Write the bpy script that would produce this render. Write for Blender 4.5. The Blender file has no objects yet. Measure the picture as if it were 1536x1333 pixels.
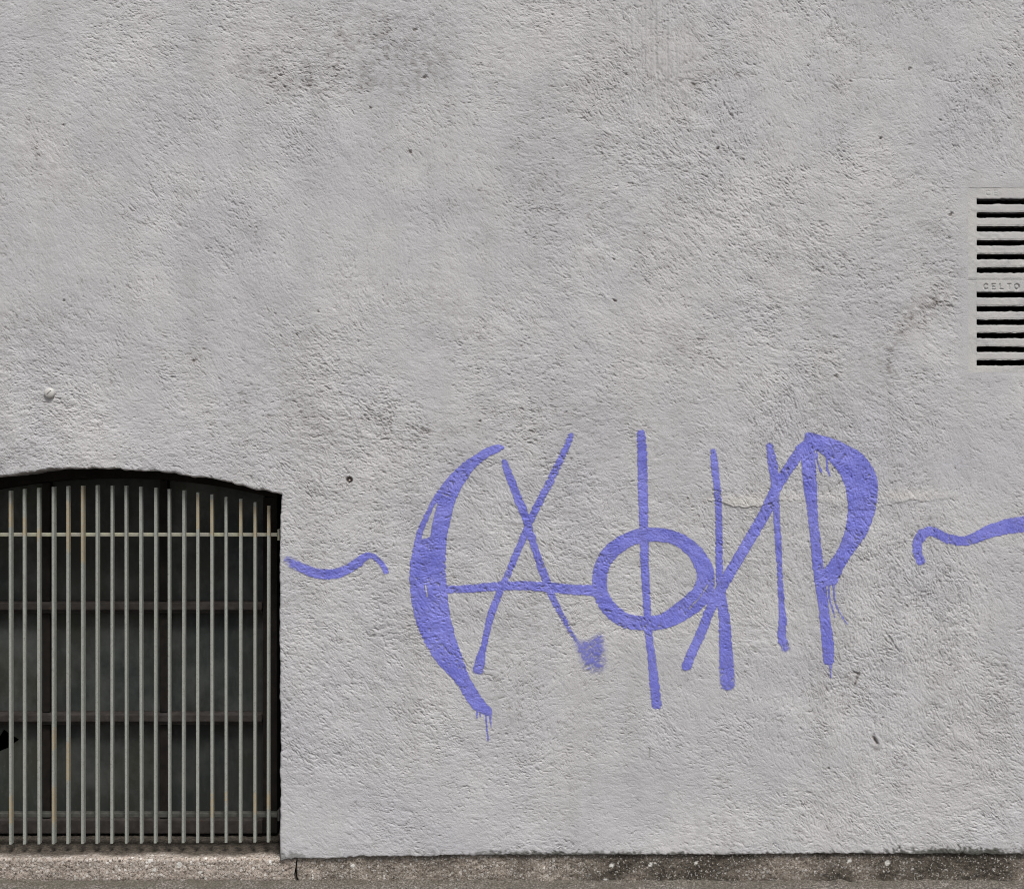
import bpy, bmesh, math
import numpy as np
from mathutils import Vector

# ------------------------------------------------------------------ units
S = 0.002                      # metres per photograph pixel on the wall plane (y = 0)
D = 3.4                        # camera distance from the wall
GROUND_PY = 1322.0             # pixel row where the pavement meets the plinth
CAM_Z = (GROUND_PY - 666.5) * S
def PX(px): return (np.asarray(px, float) - 768.0) * S
def PZ(py): return (GROUND_PY - np.asarray(py, float)) * S
def AT(px, py, y):             # point at real depth y behind the wall plane
    k = (D + y) / D
    return ((px - 768.0) * S * k, y, CAM_Z + (666.5 - py) * S * k)

# ------------------------------------------------------------------ camera, sky, sun
scene = bpy.context.scene
cam_d = bpy.data.cameras.new('camera'); cam = bpy.data.objects.new('camera', cam_d)
scene.collection.objects.link(cam); scene.camera = cam
cam.location = (0, -D, CAM_Z); cam.rotation_euler = (math.radians(90), 0, 0)
cam_d.sensor_width = 36; cam_d.sensor_fit = 'HORIZONTAL'
cam_d.lens = 36 * D / (1536 * S); cam_d.clip_end = 2000; cam_d.clip_start = 0.05

SUN_EL, SUN_ROT = math.radians(60), math.radians(157)
world = bpy.data.worlds.new('World'); scene.world = world; world.use_nodes = True
wn = world.node_tree; wn.nodes.clear()
sky = wn.nodes.new('ShaderNodeTexSky'); sky.sky_type = 'NISHITA'; sky.sun_disc = False
sky.sun_elevation = SUN_EL; sky.sun_rotation = SUN_ROT; sky.dust_density = 4.0; sky.air_density = 1.0
hs = wn.nodes.new('ShaderNodeHueSaturation'); hs.inputs['Saturation'].default_value = 0.32
bg = wn.nodes.new('ShaderNodeBackground'); bg.inputs['Strength'].default_value = 0.05
wo = wn.nodes.new('ShaderNodeOutputWorld')
wn.links.new(sky.outputs[0], hs.inputs['Color']); wn.links.new(hs.outputs[0], bg.inputs['Color'])
wn.links.new(bg.outputs[0], wo.inputs['Surface'])

sun_d = bpy.data.lights.new('sun', 'SUN'); sun = bpy.data.objects.new('sun', sun_d)
scene.collection.objects.link(sun)
sun_d.energy = 1.5; sun_d.angle = math.radians(16); sun_d.color = (1.0, 0.97, 0.93)
sdir = Vector((math.sin(SUN_ROT) * math.cos(SUN_EL), math.cos(SUN_ROT) * math.cos(SUN_EL), math.sin(SUN_EL)))
sun.rotation_euler = sdir.to_track_quat('Z', 'Y').to_euler(); sun.location = (-2, -4, 7)

vs = scene.view_settings
vs.view_transform = 'Standard'; vs.look = 'None'; vs.gamma = 1; vs.use_curve_mapping = False
vs.exposure = 1.2
scene.cycles.filter_width = 1.0

# ------------------------------------------------------------------ helpers
rng = np.random.default_rng(11)
def sm(a, b, x):
    t = np.clip((x - a) / (b - a), 0, 1); return t * t * (3 - 2 * t)

def link(name, me, mat, root=None):
    o = bpy.data.objects.new(name, me); scene.collection.objects.link(o)
    if mat is not None: me.materials.append(mat)
    if root is not None:
        o.parent = root
        base = Vector((0, 0, 0)); r = root
        while r is not None: base += r.location; r = r.parent
        o.location = -base
    return o
def tag(o, label=None, cat=None, group=None, kind=None):
    if label: o['label'] = label
    if cat: o['category'] = cat
    if group: o['group'] = group
    if kind: o['kind'] = kind
    return o
def empty(name, loc, label, cat, group=None):
    o = bpy.data.objects.new(name, None); scene.collection.objects.link(o)
    o.location = loc; o.empty_display_size = 0.1
    return tag(o, label, cat, group)

def mesh_np(name, co, quads, smooth=True, attrs=None):
    me = bpy.data.meshes.new(name)
    co = np.ascontiguousarray(co, np.float32); quads = np.ascontiguousarray(quads, np.int32)
    n = quads.shape[1]
    me.vertices.add(len(co)); me.vertices.foreach_set('co', co.ravel())
    me.loops.add(quads.size); me.loops.foreach_set('vertex_index', quads.ravel())
    me.polygons.add(len(quads))
    me.polygons.foreach_set('loop_start', np.arange(0, quads.size, n, dtype=np.int32))
    me.polygons.foreach_set('use_smooth', np.full(len(quads), smooth))
    for k, v in (attrs or {}).items():
        a = me.attributes.new(k, 'FLOAT', 'POINT'); a.data.foreach_set('value', np.ascontiguousarray(v, np.float32))
    me.update(calc_edges=True)
    return me

def mesh_bm(name, bm, smooth=False):
    bmesh.ops.recalc_face_normals(bm, faces=bm.faces)
    me = bpy.data.meshes.new(name); bm.to_mesh(me); bm.free()
    if smooth:
        for p in me.polygons: p.use_smooth = True
    return me
def box(bm, x0, x1, y0, y1, z0, z1, bevel=0.0):
    vs_ = [bm.verts.new((x, y, z)) for x in (x0, x1) for y in (y0, y1) for z in (z0, z1)]
    fs = [bm.faces.new([vs_[i] for i in q]) for q in
          ((0, 1, 3, 2), (4, 6, 7, 5), (0, 4, 5, 1), (2, 3, 7, 6), (0, 2, 6, 4), (1, 5, 7, 3))]
    if bevel:
        es = list({e for f in fs for e in f.edges})
        bmesh.ops.bevel(bm, geom=es, offset=bevel, segments=2, affect='EDGES', profile=0.6)
    return vs_

# ------------------------------------------------------------------ material helpers
class NT:
    def __init__(s, name):
        s.m = bpy.data.materials.new(name); s.m.use_nodes = True
        s.t = s.m.node_tree; s.b = s.t.nodes['Principled BSDF']; s.out = s.t.nodes['Material Output']
    def n(s, typ, **kw):
        o = s.t.nodes.new(typ)
        for k, v in kw.items(): setattr(o, k, v)
        return o
    def l(s, a, b): s.t.links.new(a, b)
    def pos(s): return s.n('ShaderNodeNewGeometry').outputs['Position']
    def mapped(s, scale):
        mp = s.n('ShaderNodeMapping'); mp.inputs['Scale'].default_value = scale
        s.l(s.pos(), mp.inputs['Vector']); return mp.outputs[0]
    def noise(s, scale, detail=4, rough=0.55, vec=None):
        o = s.n('ShaderNodeTexNoise'); o.inputs['Scale'].default_value = scale
        o.inputs['Detail'].default_value = detail; o.inputs['Roughness'].default_value = rough
        s.l(vec if vec is not None else s.pos(), o.inputs['Vector']); return o.outputs['Fac']
    def voro(s, scale, vec=None, out='Color'):
        o = s.n('ShaderNodeTexVoronoi'); o.inputs['Scale'].default_value = scale
        s.l(vec if vec is not None else s.pos(), o.inputs['Vector']); return o.outputs[out]
    def ramp(s, fac, stops):
        r = s.n('ShaderNodeValToRGB'); e = r.color_ramp.elements
        while len(e) < len(stops): e.new(0.5)
        for k, (p, c) in enumerate(stops):
            e[k].position = p; e[k].color = (c, c, c, 1) if not isinstance(c, tuple) else (*c, 1)
        s.l(fac, r.inputs[0]); return r.outputs[0]
    def mix(s, fac, a, b, mode='MIX'):
        o = s.n('ShaderNodeMix', data_type='RGBA', blend_type=mode)
        for v, i in ((fac, 0), (a, 6), (b, 7)):
            if isinstance(v, (int, float)): o.inputs[i].default_value = v
            elif isinstance(v, tuple): o.inputs[i].default_value = (*v, 1)
            else: s.l(v, o.inputs[i])
        return o.outputs[2]
    def math(s, op, a, b=0.0, clamp=False):
        o = s.n('ShaderNodeMath', operation=op); o.use_clamp = clamp
        for i, v in enumerate((a, b)):
            if isinstance(v, (int, float)): o.inputs[i].default_value = v
            else: s.l(v, o.inputs[i])
        return o.outputs[0]
    def attr(s, name):
        o = s.n('ShaderNodeAttribute'); o.attribute_name = name; return o.outputs['Fac']
    def bump(s, h, dist, strength=1.0):
        o = s.n('ShaderNodeBump'); o.inputs['Distance'].default_value = dist; o.inputs['Strength'].default_value = strength
        s.l(h, o.inputs['Height']); s.l(o.outputs[0], s.b.inputs['Normal'])
    def set(s, col=None, rough=None, spec=None):
        if col is not None:
            if isinstance(col, tuple): s.b.inputs['Base Color'].default_value = (*col, 1)
            else: s.l(col, s.b.inputs['Base Color'])
        if rough is not None:
            if isinstance(rough, (int, float)): s.b.inputs['Roughness'].default_value = rough
            else: s.l(rough, s.b.inputs['Roughness'])
        if spec is not None: s.b.inputs['Specular IOR Level'].default_value = spec
        return s.m

# painted render of the wall: pale grey coat, warmer and cooler patches, brown dirt, moss at its foot
t = NT('wall_render')
c = t.mix(t.ramp(t.noise(1.3, 3), [(0.35, 0.0), (0.65, 1.0)]), (0.420, 0.421, 0.446), (0.462, 0.457, 0.468))
c = t.mix(t.ramp(t.noise(9, 5, 0.65), [(0.3, 0.0), (0.75, 0.5)]), c, (0.385, 0.38, 0.388))
c = t.mix(t.ramp(t.noise(3.4, 4, 0.6), [(0.42, 0.0), (0.7, 0.8)]), c, (0.510, 0.504, 0.508))
c = t.mix(t.ramp(t.noise(1.0, 4, 0.6, t.mapped((9, 9, 1.1))), [(0.48, 0.0), (0.75, 0.42)]), c, (0.350, 0.343, 0.345))
speck = t.ramp(t.noise(1.0, 5, 0.85, t.mapped((190, 190, 300))), [(0.60, 0.0), (0.68, 1.0)])
c = t.mix(t.math('MULTIPLY', speck, t.math('ADD', t.ramp(t.noise(11, 4, 0.7), [(0.45, 0.06), (0.68, 0.38)]), t.attr('dirt'), True)), c, (0.15, 0.128, 0.115))
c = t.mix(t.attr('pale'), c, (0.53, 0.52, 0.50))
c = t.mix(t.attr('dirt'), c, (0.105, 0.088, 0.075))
c = t.mix(t.attr('moss'), c, t.mix(t.noise(160, 3), (0.03, 0.032, 0.027), (0.095, 0.095, 0.08)))
t.bump(t.noise(320, 4, 0.7), 0.0016, 0.8)
M_WALL = t.set(c, 0.9, 0.2)

t = NT('vent_paint')
c = t.mix(t.ramp(t.noise(14, 5, 0.6), [(0.3, 0.0), (0.7, 1.0)]), (0.40, 0.40, 0.405), (0.47, 0.465, 0.45))
c = t.mix(t.ramp(t.noise(60, 4, 0.7), [(0.6, 0.0), (0.8, 0.5)]), c, (0.25, 0.235, 0.22))
t.bump(t.noise(260, 4, 0.6), 0.002, 0.5)
M_VENT = t.set(c, 0.8, 0.25)

t = NT('duct_dark'); M_DUCT = t.set((0.012, 0.012, 0.012), 0.95, 0.1)
t = NT('room_dark'); M_ROOM = t.set((0.03, 0.028, 0.026), 0.95, 0.1)

# spray paint
t = NT('spray_paint')
dens = t.noise(12, 6, 0.65)
c = t.mix(t.ramp(dens, [(0.3, 0.0), (0.7, 1.0)]), (0.125, 0.135, 0.515), (0.235, 0.245, 0.655))
c = t.mix(t.ramp(t.noise(300, 2), [(0.55, 0.0), (0.8, 0.35)]), c, (0.11, 0.11, 0.42))
t.set(c, 0.55, 0.3)
t.bump(t.noise(320, 4, 0.7), 0.0016, 0.8)
a = t.math('MULTIPLY', t.attr('cover'), t.ramp(t.noise(22, 6, 0.7), [(0.32, 0.74), (0.52, 1.0)]))
grain = t.math('MULTIPLY', t.math('SUBTRACT', t.noise(420, 3, 0.8), 0.5), 3.5)
edge = t.math('MULTIPLY', t.math('SUBTRACT', 1.0, t.math('ABSOLUTE', t.math('SUBTRACT', t.math('MULTIPLY', a, 2.0), 1.0))), grain)
t.l(t.math('ADD', a, edge, True), t.b.inputs['Alpha'])
M_PAINT = t.m

# galvanised bars with ochre rust weeping
t = NT('bar_paint')
sepz = t.n('ShaderNodeSeparateXYZ'); t.l(t.pos(), sepz.inputs[0])
zz = t.math('ADD', sepz.outputs[2], t.math('MULTIPLY', t.math('SUBTRACT', t.noise(45, 4, 0.7), 0.5), 0.11))
def oattr(t, n): o = t.n('ShaderNodeAttribute'); o.attribute_type = 'OBJECT'; o.attribute_name = n; return o.outputs['Fac']
rust = None
for k in ('a', 'b'):
    inside = t.math('MULTIPLY', t.math('GREATER_THAN', zz, oattr(t, 'rust_low_' + k)), t.math('LESS_THAN', zz, oattr(t, 'rust_high_' + k)))
    rust = inside if rust is None else t.math('MAXIMUM', rust, inside)
rust = t.math('MULTIPLY', rust, t.ramp(t.noise(160, 4, 0.7), [(0.38, 0.25), (0.55, 1.0)]))
c = t.mix(t.noise(70, 4), (0.20, 0.212, 0.190), (0.33, 0.342, 0.312))
c = t.mix(t.ramp(t.noise(240, 3, 0.7), [(0.54, 0.0), (0.66, 0.8)]), c, (0.15, 0.15, 0.135))
c = t.mix(t.math('MULTIPLY', rust, 0.75), c, t.mix(t.noise(130, 3), (0.37, 0.31, 0.19), (0.30, 0.215, 0.115)))
t.bump(t.noise(300, 3), 0.0006, 0.6)
M_BAR = t.set(c, 0.6, 0.3)

t = NT('rail_paint')
c = t.mix(t.ramp(t.noise(45, 5, 0.65), [(0.35, 0.0), (0.65, 1.0)]), (0.33, 0.33, 0.23), (0.25, 0.24, 0.22))
t.bump(t.noise(300, 3), 0.0006, 0.6)
M_RAIL = t.set(c, 0.65, 0.3)

t = NT('rail_dark')
c = t.mix(t.ramp(t.noise(45, 5, 0.65), [(0.35, 0.0), (0.65, 1.0)]), (0.035, 0.037, 0.033), (0.07, 0.07, 0.062))
t.bump(t.noise(300, 3), 0.0006, 0.6)
M_RAIL_DARK = t.set(c, 0.7, 0.25)  # darker, greyer rail colour for the lower crossbar

t = NT('frame_steel')
c = t.mix(t.ramp(t.noise(24, 5, 0.65), [(0.35, 0.0), (0.7, 1.0)]), (0.030, 0.026, 0.024), (0.062, 0.054, 0.050))
c = t.mix(t.ramp(t.noise(90, 4, 0.7), [(0.62, 0.0), (0.72, 0.7)]), c, (0.10, 0.055, 0.025))
t.bump(t.noise(160, 4), 0.001, 0.7)
M_FRAME = t.set(c, 0.75, 0.2)

t = NT('dirty_glass')
c = t.mix(t.ramp(t.noise(3.1, 3), [(0.38, 0.0), (0.62, 1.0)]), (0.033, 0.041, 0.039), (0.050, 0.051, 0.040))
streak = t.noise(1.0, 5, 0.7, t.mapped((34, 34, 7)))
c = t.mix(t.ramp(streak, [(0.5, 0.0), (0.75, 0.4)]), c, (0.10, 0.105, 0.10))
c = t.mix(t.ramp(t.noise(7, 5, 0.65), [(0.46, 0.0), (0.70, 0.8)]), c, (0.115, 0.122, 0.115))
blot = t.noise(38, 5, 0.75)
c = t.mix(t.ramp(blot, [(0.63, 0.0), (0.70, 0.5)]), c, (0.10, 0.10, 0.092))
c = t.mix(t.ramp(t.voro(46, None, 'Distance'), [(0.06, 0.6), (0.13, 0.0)]), c, (0.085, 0.085, 0.075))
oi = t.n('ShaderNodeObjectInfo')
c = t.mix(t.math('MULTIPLY', oi.outputs['Random'], 0.55), c, (0.016, 0.017, 0.017))
M_GLASS = t.set(c, t.ramp(blot, [(0.3, 0.38), (0.7, 0.7)]), 0.16)

t = NT('mullion_steel')
c = t.mix(t.ramp(t.noise(24, 5, 0.65), [(0.35, 0.0), (0.7, 1.0)]), (0.012, 0.010, 0.009), (0.024, 0.020, 0.017))
t.bump(t.noise(160, 4), 0.001, 0.7)
M_MULL = t.set(c, 0.8, 0.15)

# exposed-aggregate concrete of the plinth
def aggregate(name, mort, dark, fleck):
    t = NT(name)
    cell = t.voro(112); sep = t.n('ShaderNodeSeparateColor'); t.l(cell, sep.inputs[0])
    peb = t.ramp(sep.outputs[0], [(0.0, (0.055, 0.048, 0.042)), (0.16, (0.17, 0.135, 0.11)), (0.36, (0.31, 0.265, 0.23)),
                                  (0.6, (0.40, 0.365, 0.33)), (0.85, (0.52, 0.49, 0.46)), (0.94, (0.75, 0.73, 0.70))])
    cell2 = t.voro(300); sep2 = t.n('ShaderNodeSeparateColor'); t.l(cell2, sep2.inputs[0])
    sand = t.ramp(sep2.outputs[1], [(0.0, (0.10, 0.085, 0.07)), (0.3, mort), (0.8, tuple(v * 1.15 for v in mort)), (1.0, (0.52, 0.48, 0.44))])
    m = t.ramp(t.voro(112, None, 'Distance'), [(0.40, 1.0), (0.55, 0.0)])
    c = t.mix(t.math('MULTIPLY', m, 0.72), sand, peb)
    st = t.ramp(t.noise(7, 5, 0.65), [(0.35, 0.0), (0.65, 1.0)])
    c = t.mix(t.math('MULTIPLY', st, dark), c, t.mix(t.noise(60, 4, 0.7), (0.045, 0.04, 0.032), (0.10, 0.088, 0.07)))
    c = t.mix(t.attr('soot'), c, t.mix(t.ramp(t.noise(110, 5, 0.75), [(0.35, 0.0), (0.68, 1.0)]), (0.018, 0.015, 0.012), (0.10, 0.085, 0.068)))
    cell3 = t.voro(250); sep3 = t.n('ShaderNodeSeparateColor'); t.l(cell3, sep3.inputs[0])
    c = t.mix(t.ramp(sep3.outputs[1], [(0.87, 0.0), (0.90, fleck)]), c, t.mix(0.5, peb, (0.6, 0.58, 0.55)))
    c = t.mix(t.attr('white'), c, (0.62, 0.61, 0.58))
    hgt = t.math('ADD', t.math('MULTIPLY', m, 0.6), t.noise(350, 3))
    t.bump(hgt, 0.002, 0.8)
    return t.set(c, 0.9, 0.2)
M_PLINTH_PALE = aggregate('aggregate_pale', (0.36, 0.305, 0.265), 0.25, 0.0)
M_PLINTH = aggregate('aggregate_weathered', (0.30, 0.255, 0.215), 0.6, 0.45)

t = NT('pavement')
c = t.ramp(t.noise(150, 5, 0.8), [(0.36, (0.03, 0.026, 0.022)), (0.5, (0.12, 0.108, 0.096)), (0.64, (0.34, 0.315, 0.29))])
c = t.mix(t.ramp(t.noise(5, 4, 0.6), [(0.4, 0.0), (0.7, 0.6)]), c, (0.085, 0.076, 0.062))
c = t.mix(t.attr('moss'), c, t.mix(t.noise(140, 4, 0.7), (0.03, 0.028, 0.02), (0.13, 0.12, 0.09)))
t.bump(t.noise(260, 4, 0.7), 0.003, 0.8)
M_GROUND = t.set(c, 0.92, 0.2)

t = NT('screw_plastic')
c = t.mix(t.noise(180, 3), (0.42, 0.415, 0.40), (0.49, 0.485, 0.47))
M_SCREW = t.set(c, 0.5, 0.4)
t = NT('rusty_screw'); M_RUSTY = t.set(t.mix(t.noise(300, 3), (0.5, 0.44, 0.42), (0.3, 0.2, 0.16)), 0.6, 0.4)

# ------------------------------------------------------------------ relief raster of the wall (one cell = one photo pixel, periodic)
RX0, RY0, RW, RH = -100, -110, 1760, 1440
fy = np.fft.fftfreq(RH)[:, None]; fx = np.fft.rfftfreq(RW)[None, :]
def blurred(sig, sigy=None, src=None):
    sigy = sigy or sig
    n = rng.standard_normal((RH, RW)) if src is None else src
    f = np.fft.rfft2(n) * np.exp(-2 * math.pi ** 2 * ((fx * sig) ** 2 + (fy * sigy) ** 2))
    o = np.fft.irfft2(f, s=(RH, RW))
    return ((o - o.mean()) / o.std()).astype(np.float32)
XX, YY = np.meshgrid(np.arange(RW) + RX0, np.arange(RH) + RY0)
XX = XX.astype(np.float32); YY = YY.astype(np.float32)
def blob(cx, cy, rx, ry, ang=0.0):
    ca, sa = math.cos(math.radians(ang)), math.sin(math.radians(ang))
    dx, dy = XX - cx, YY - cy
    return np.exp(-(((dx * ca + dy * sa) / rx) ** 2 + ((-dx * sa + dy * ca) / ry) ** 2))

# direction in which the trowel dragged the render (degrees, image space, + is down to the right)
theta = 24 + 30 * blurred(110) + 18 * blurred(40) + 20 * blurred(9)
def steer(th, w, val): return th * (1 - w) + val * w
theta = steer(theta, blob(160, 250, 260, 220), 52)
theta = steer(theta, blob(480, 60, 260, 70), 14)
theta = steer(theta, blob(985, 60, 60, 120), 88)
theta = steer(theta, blob(1150, 500, 330, 90), 8)
theta = steer(theta, blob(700, 560, 260, 90), 6)
theta = steer(theta, blob(650, 1190, 500, 70), 8)
theta = steer(theta, blob(1100, 330, 200, 120), 38)
theta = steer(theta, blob(430, 1060, 120, 160), 40)
theta = steer(theta, blob(150, 660, 200, 50), -18)
dxr, dyr = np.cos(np.radians(theta)), np.sin(np.radians(theta))
jj, ii = np.meshgrid(np.arange(RW), np.arange(RH))
def streaks(sig, L, step):
    src = blurred(sig); acc = np.zeros_like(src)
    for k in np.arange(-L, L + 0.1, step):
        w = math.cos(k / (L + step) * math.pi / 2)
        u = np.mod(np.rint(jj + k * dxr).astype(np.int32), RW); v = np.mod(np.rint(ii + k * dyr).astype(np.int32), RH)
        acc += w * src[v, u]
    return ((acc - acc.mean()) / acc.std()).astype(np.float32)
fine = streaks(0.42, 1.8, 0.6)
med = streaks(0.8, 3.2, 0.8)
vein = streaks(1.0, 4.0, 0.8)
wide = streaks(2.4, 7, 1.6)

rough = 0.5 + 0.20 * blurred(70) + 0.16 * blurred(26) + 0.1 * blurred(9)
zones = [(500, 70, 200, 55, 0, .45), (450, 118, 110, 18, 5, .6), (630, 100, 40, 60, 0, .35), (60, 240, 120, 60, 20, .35),
         (820, 290, 60, 45, 0, .4), (1090, 60, 90, 60, 0, .35), (1380, 470, 55, 22, -32, .95), (1335, 530, 22, 50, 12, .5), (1390, 365, 50, 70, 0, .35),
         (25, 490, 35, 40, 0, .55), (560, 650, 170, 35, 0, .4), (300, 535, 120, 25, 0, .3), (1010, 120, 100, 20, 0, .35),
         (1250, 130, 60, 18, 0, .3), (1500, 137, 26, 18, 0, .5), (700, 250, 90, 120, 0, .25), (880, 150, 80, 90, 0, .25),
         (850, 620, 120, 40, 0, .35), (1040, 530, 60, 20, 30, .3), (110, 690, 140, 18, 0, .4), (1310, 560, 70, 50, 0, .25)]
zsum = np.zeros_like(XX)
for cx, cy, rx, ry, an, w in zones: zsum += w * blob(cx, cy, rx, ry, an)
rough += zsum * 0.4
arc = np.hypot((XX - 1425) / 1.0, YY - 545)
arc = np.exp(-((arc - 92) / 5.0) ** 2) * (XX < 1430) * (YY < 560)
rough += 0.5 * arc
rough += 0.22 * sm(560, 700, YY) * (1 - sm(1120, 1200, YY))
for cx, cy, rx, ry, w in [(330, 250, 170, 110, .3), (760, 400, 160, 90, .2), (1450, 60, 120, 70, .35), (1230, 170, 130, 60, .2),
                          (985, 60, 70, 110, .35), (1240, 1130, 120, 60, .2), (640, 1180, 200, 50, .15)]:
    rough -= w * np.exp(-(((XX - cx) / rx) ** 2 + ((YY - cy) / ry) ** 2))
rough = np.clip(0.12 + 0.85 * rough, 0.26, 1.1)

crumb = 0.5 * med + 0.55 * fine + 0.6 * blurred(0.75)
crumb /= crumb.std()
tear = np.maximum(0, -crumb - 1.25 - 0.45 * blurred(6) - 0.3 * blurred(30))          # torn crevices
flat = np.where(crumb > 0.4, 0.4 + 0.45 * (crumb - 0.4), crumb)
# short wandering hair cracks where the float tore the skin of the render
crev = np.clip(1 - np.abs(vein) / 0.22, 0, 1) * sm(0.35, 1.4, blurred(4.5) + 0.9 * (rough - 0.55) / 0.25 + 0.35 * blurred(25))
H = (0.22 + 0.8 * rough) * (0.58 * flat - 0.9 * tear + 0.10 * blurred(0.6) - 1.3 * crev) + 0.26 * wide * (0.4 + rough)
H += 0.5 * blurred(8) * rough + 0.5 * blurred(16) + 0.8 * blurred(60)
# vertical brush marks
H += 1.2 * arc + 0.7 * blurred(1.3, 40) * blob(985, 70, 55, 110)
# flap of the upper coat lapping over the lower one
lx = [1040, 1056, 1064, 1078, 1100, 1112, 1135, 1165, 1225, 1275, 1310, 1330, 1362, 1398, 1415, 1445]
ly = [750, 753, 751, 751, 759, 762, 760, 751, 751, 764, 764, 758, 750, 753, 748, 745]
lapy = np.interp(XX[0], lx, ly) + 0.9 * blurred(3)[5]
taper = sm(1040, 1075, XX[0]) * (1 - sm(1415, 1450, XX[0]))
strong = 0.35 + 0.9 * np.exp(-((XX[0] - 1105) / 45) ** 2) + 0.45 * np.exp(-((XX[0] - 1350) / 60) ** 2)
dd = lapy[None, :] - YY
H += (2.5 * taper * strong)[None, :] * np.exp(-np.maximum(dd, 0) / 30.0) * sm(-0.9, 0.9, dd)
# hairline crack high up
ck = 121 + 2.0 * blurred(20)[7] + 1.0 * blurred(3)[9]
H -= 1.5 * np.exp(-((YY - ck[None, :]) / 1.1) ** 2) * (sm(985, 1030, XX) * (1 - sm(1420, 1480, XX))) * sm(-0.8, 0.6, blurred(12)[3])[None, :]
# bits of grit and holes
pits = [(921, 389, 2.4, 5), (922, 451, 3, 5), (1077, 223, 2.6, 6), (903, 231, 2, 5), (1365, 103, 2.6, 5), (1321, 208, 2.2, 5),
        (1411, 180, 2.2, 4), (1255, 565, 3, 3), (1427, 322, 4, 4), (427, 131, 3.2, 5), (556, 162, 3.2, 4), (445, 502, 2.2, 5),
        (95, 451, 2.4, 5), (96, 188, 2.2, 4), (637, 116, 4, 4), (1243, 1152, 2.3, 6), (290, 541, 4, 3), (477, 467, 2.5, 3),
        (615, 228, 4, 4), (622, 45, 4, 4), (1074, 122, 2.5, 4), (720, 632, 3, 4), (1115, 240, 2, 4), (1276, 122, 2, 4)]
pitmask = np.zeros_like(XX)
for cx, cy, r, d in pits:
    x0, x1, y0, y1 = int(cx - RX0 - 14), int(cx - RX0 + 15), int(cy - RY0 - 14), int(cy - RY0 + 15)
    r = r * 0.72; q = np.exp(-(((XX[y0:y1, x0:x1] - cx) ** 2 + 1.5 * (YY[y0:y1, x0:x1] - cy + 0.5 * (XX[y0:y1, x0:x1] - cx) * math.sin(cx)) ** 2) / r ** 2 * (1 + 0.5 * np.clip(fine[y0:y1, x0:x1], -1, 1.5))) ** 1.5)
    H[y0:y1, x0:x1] -= d * q; pitmask[y0:y1, x0:x1] = np.maximum(pitmask[y0:y1, x0:x1], 0.9 * q)
# two knocks low on the right and the old fixing hole
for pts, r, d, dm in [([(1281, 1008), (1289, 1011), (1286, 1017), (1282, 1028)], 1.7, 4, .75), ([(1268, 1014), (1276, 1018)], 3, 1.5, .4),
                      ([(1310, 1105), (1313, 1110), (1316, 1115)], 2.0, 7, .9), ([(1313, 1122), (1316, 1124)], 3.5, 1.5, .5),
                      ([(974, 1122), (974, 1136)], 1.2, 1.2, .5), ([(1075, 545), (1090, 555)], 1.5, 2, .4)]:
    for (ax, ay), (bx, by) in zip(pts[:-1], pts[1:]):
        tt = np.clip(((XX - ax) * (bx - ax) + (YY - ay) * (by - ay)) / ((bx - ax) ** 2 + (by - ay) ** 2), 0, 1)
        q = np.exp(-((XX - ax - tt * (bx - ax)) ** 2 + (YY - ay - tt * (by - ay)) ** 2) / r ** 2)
        H -= d * q * 0.7; pitmask = np.maximum(pitmask, dm * q)  # shadow in the chip and the smudges go into the colour
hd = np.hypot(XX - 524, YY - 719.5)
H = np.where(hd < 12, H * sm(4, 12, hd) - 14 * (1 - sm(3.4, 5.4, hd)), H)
pitmask = np.maximum(pitmask, 0.75 * (1 - sm(3.6, 6.0, hd)))  # shade inside the fixing hole painted into the colour
# dirt: grime caught in the torn, rough zones, faint weathering, painted shade of holes
dn = blurred(2.2)
dirt = 0.06 * np.clip(blurred(40), 0, 2) * sm(-0.2, 1.2, dn) + (zsum + 0.6 * arc) * (0.10 + 0.30 * sm(0.1, 1.6, dn + 0.7 * blurred(6)))
dirt += 0.62 * crev * sm(-1.2, 0.8, blurred(7))
dirt += (0.22 + 0.4 * np.clip(zsum, 0, 1)) * sm(0.05, 0.7, tear) * (0.4 + 0.6 * sm(-0.3, 1.2, blurred(5)))
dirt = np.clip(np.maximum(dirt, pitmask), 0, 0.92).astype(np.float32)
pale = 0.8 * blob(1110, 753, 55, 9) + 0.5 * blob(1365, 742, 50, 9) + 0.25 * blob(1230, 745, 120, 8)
pale = np.where(dd > 0, pale, 0) * taper[None, :]  # lit upper edge of the lap painted in as paler colour
pale += 0.22 * blob(985, 80, 60, 110) + 0.15 * blob(1450, 60, 140, 90)
mossline = np.interp(XX[0], [400, 445, 480, 560, 700, 820, 900, 1000, 1240, 1380, 1430, 1536], [1279, 1276, 1284, 1284, 1279, 1276, 1276, 1279, 1279, 1272, 1270, 1276])
moss = sm(-3, 4, YY - mossline[None, :] + 1.6 * blurred(9, 3) + 2.2 * blurred(1.3)) * (YY > 1200)
moss *= np.interp(XX[0], [415, 480, 600, 800, 1536], [0.55, 0.55, 0.5, 0.85, 0.95])[None, :]
# round the screw and the grille the coat is smoother and level
def rdist(px, py, x0, x1, y0, y1):
    dx = np.maximum(np.maximum(x0 - px, px - x1), 0); dy = np.maximum(np.maximum(y0 - py, py - y1), 0)
    return np.hypot(dx, dy)
vent_d = rdist(XX, YY, 1452, 1648, 281, 558)
H = H * (0.14 + 0.86 * sm(0, 26, vent_d)) + 0.5 * np.exp(-((vent_d - 8) / 6) ** 2)
H = H.astype(np.float32)
def sample(R, px, py):
    u = np.mod(px - RX0, RW - 1.001); v = np.mod(py - RY0, RH - 1.001)
    i = np.floor(v).astype(int); j = np.floor(u).astype(int); a = u - j; b = v - i
    return (R[i, j] * (1 - a) * (1 - b) + R[i, j + 1] * a * (1 - b) + R[i + 1, j] * (1 - a) * b + R[i + 1, j + 1] * a * b)

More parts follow.
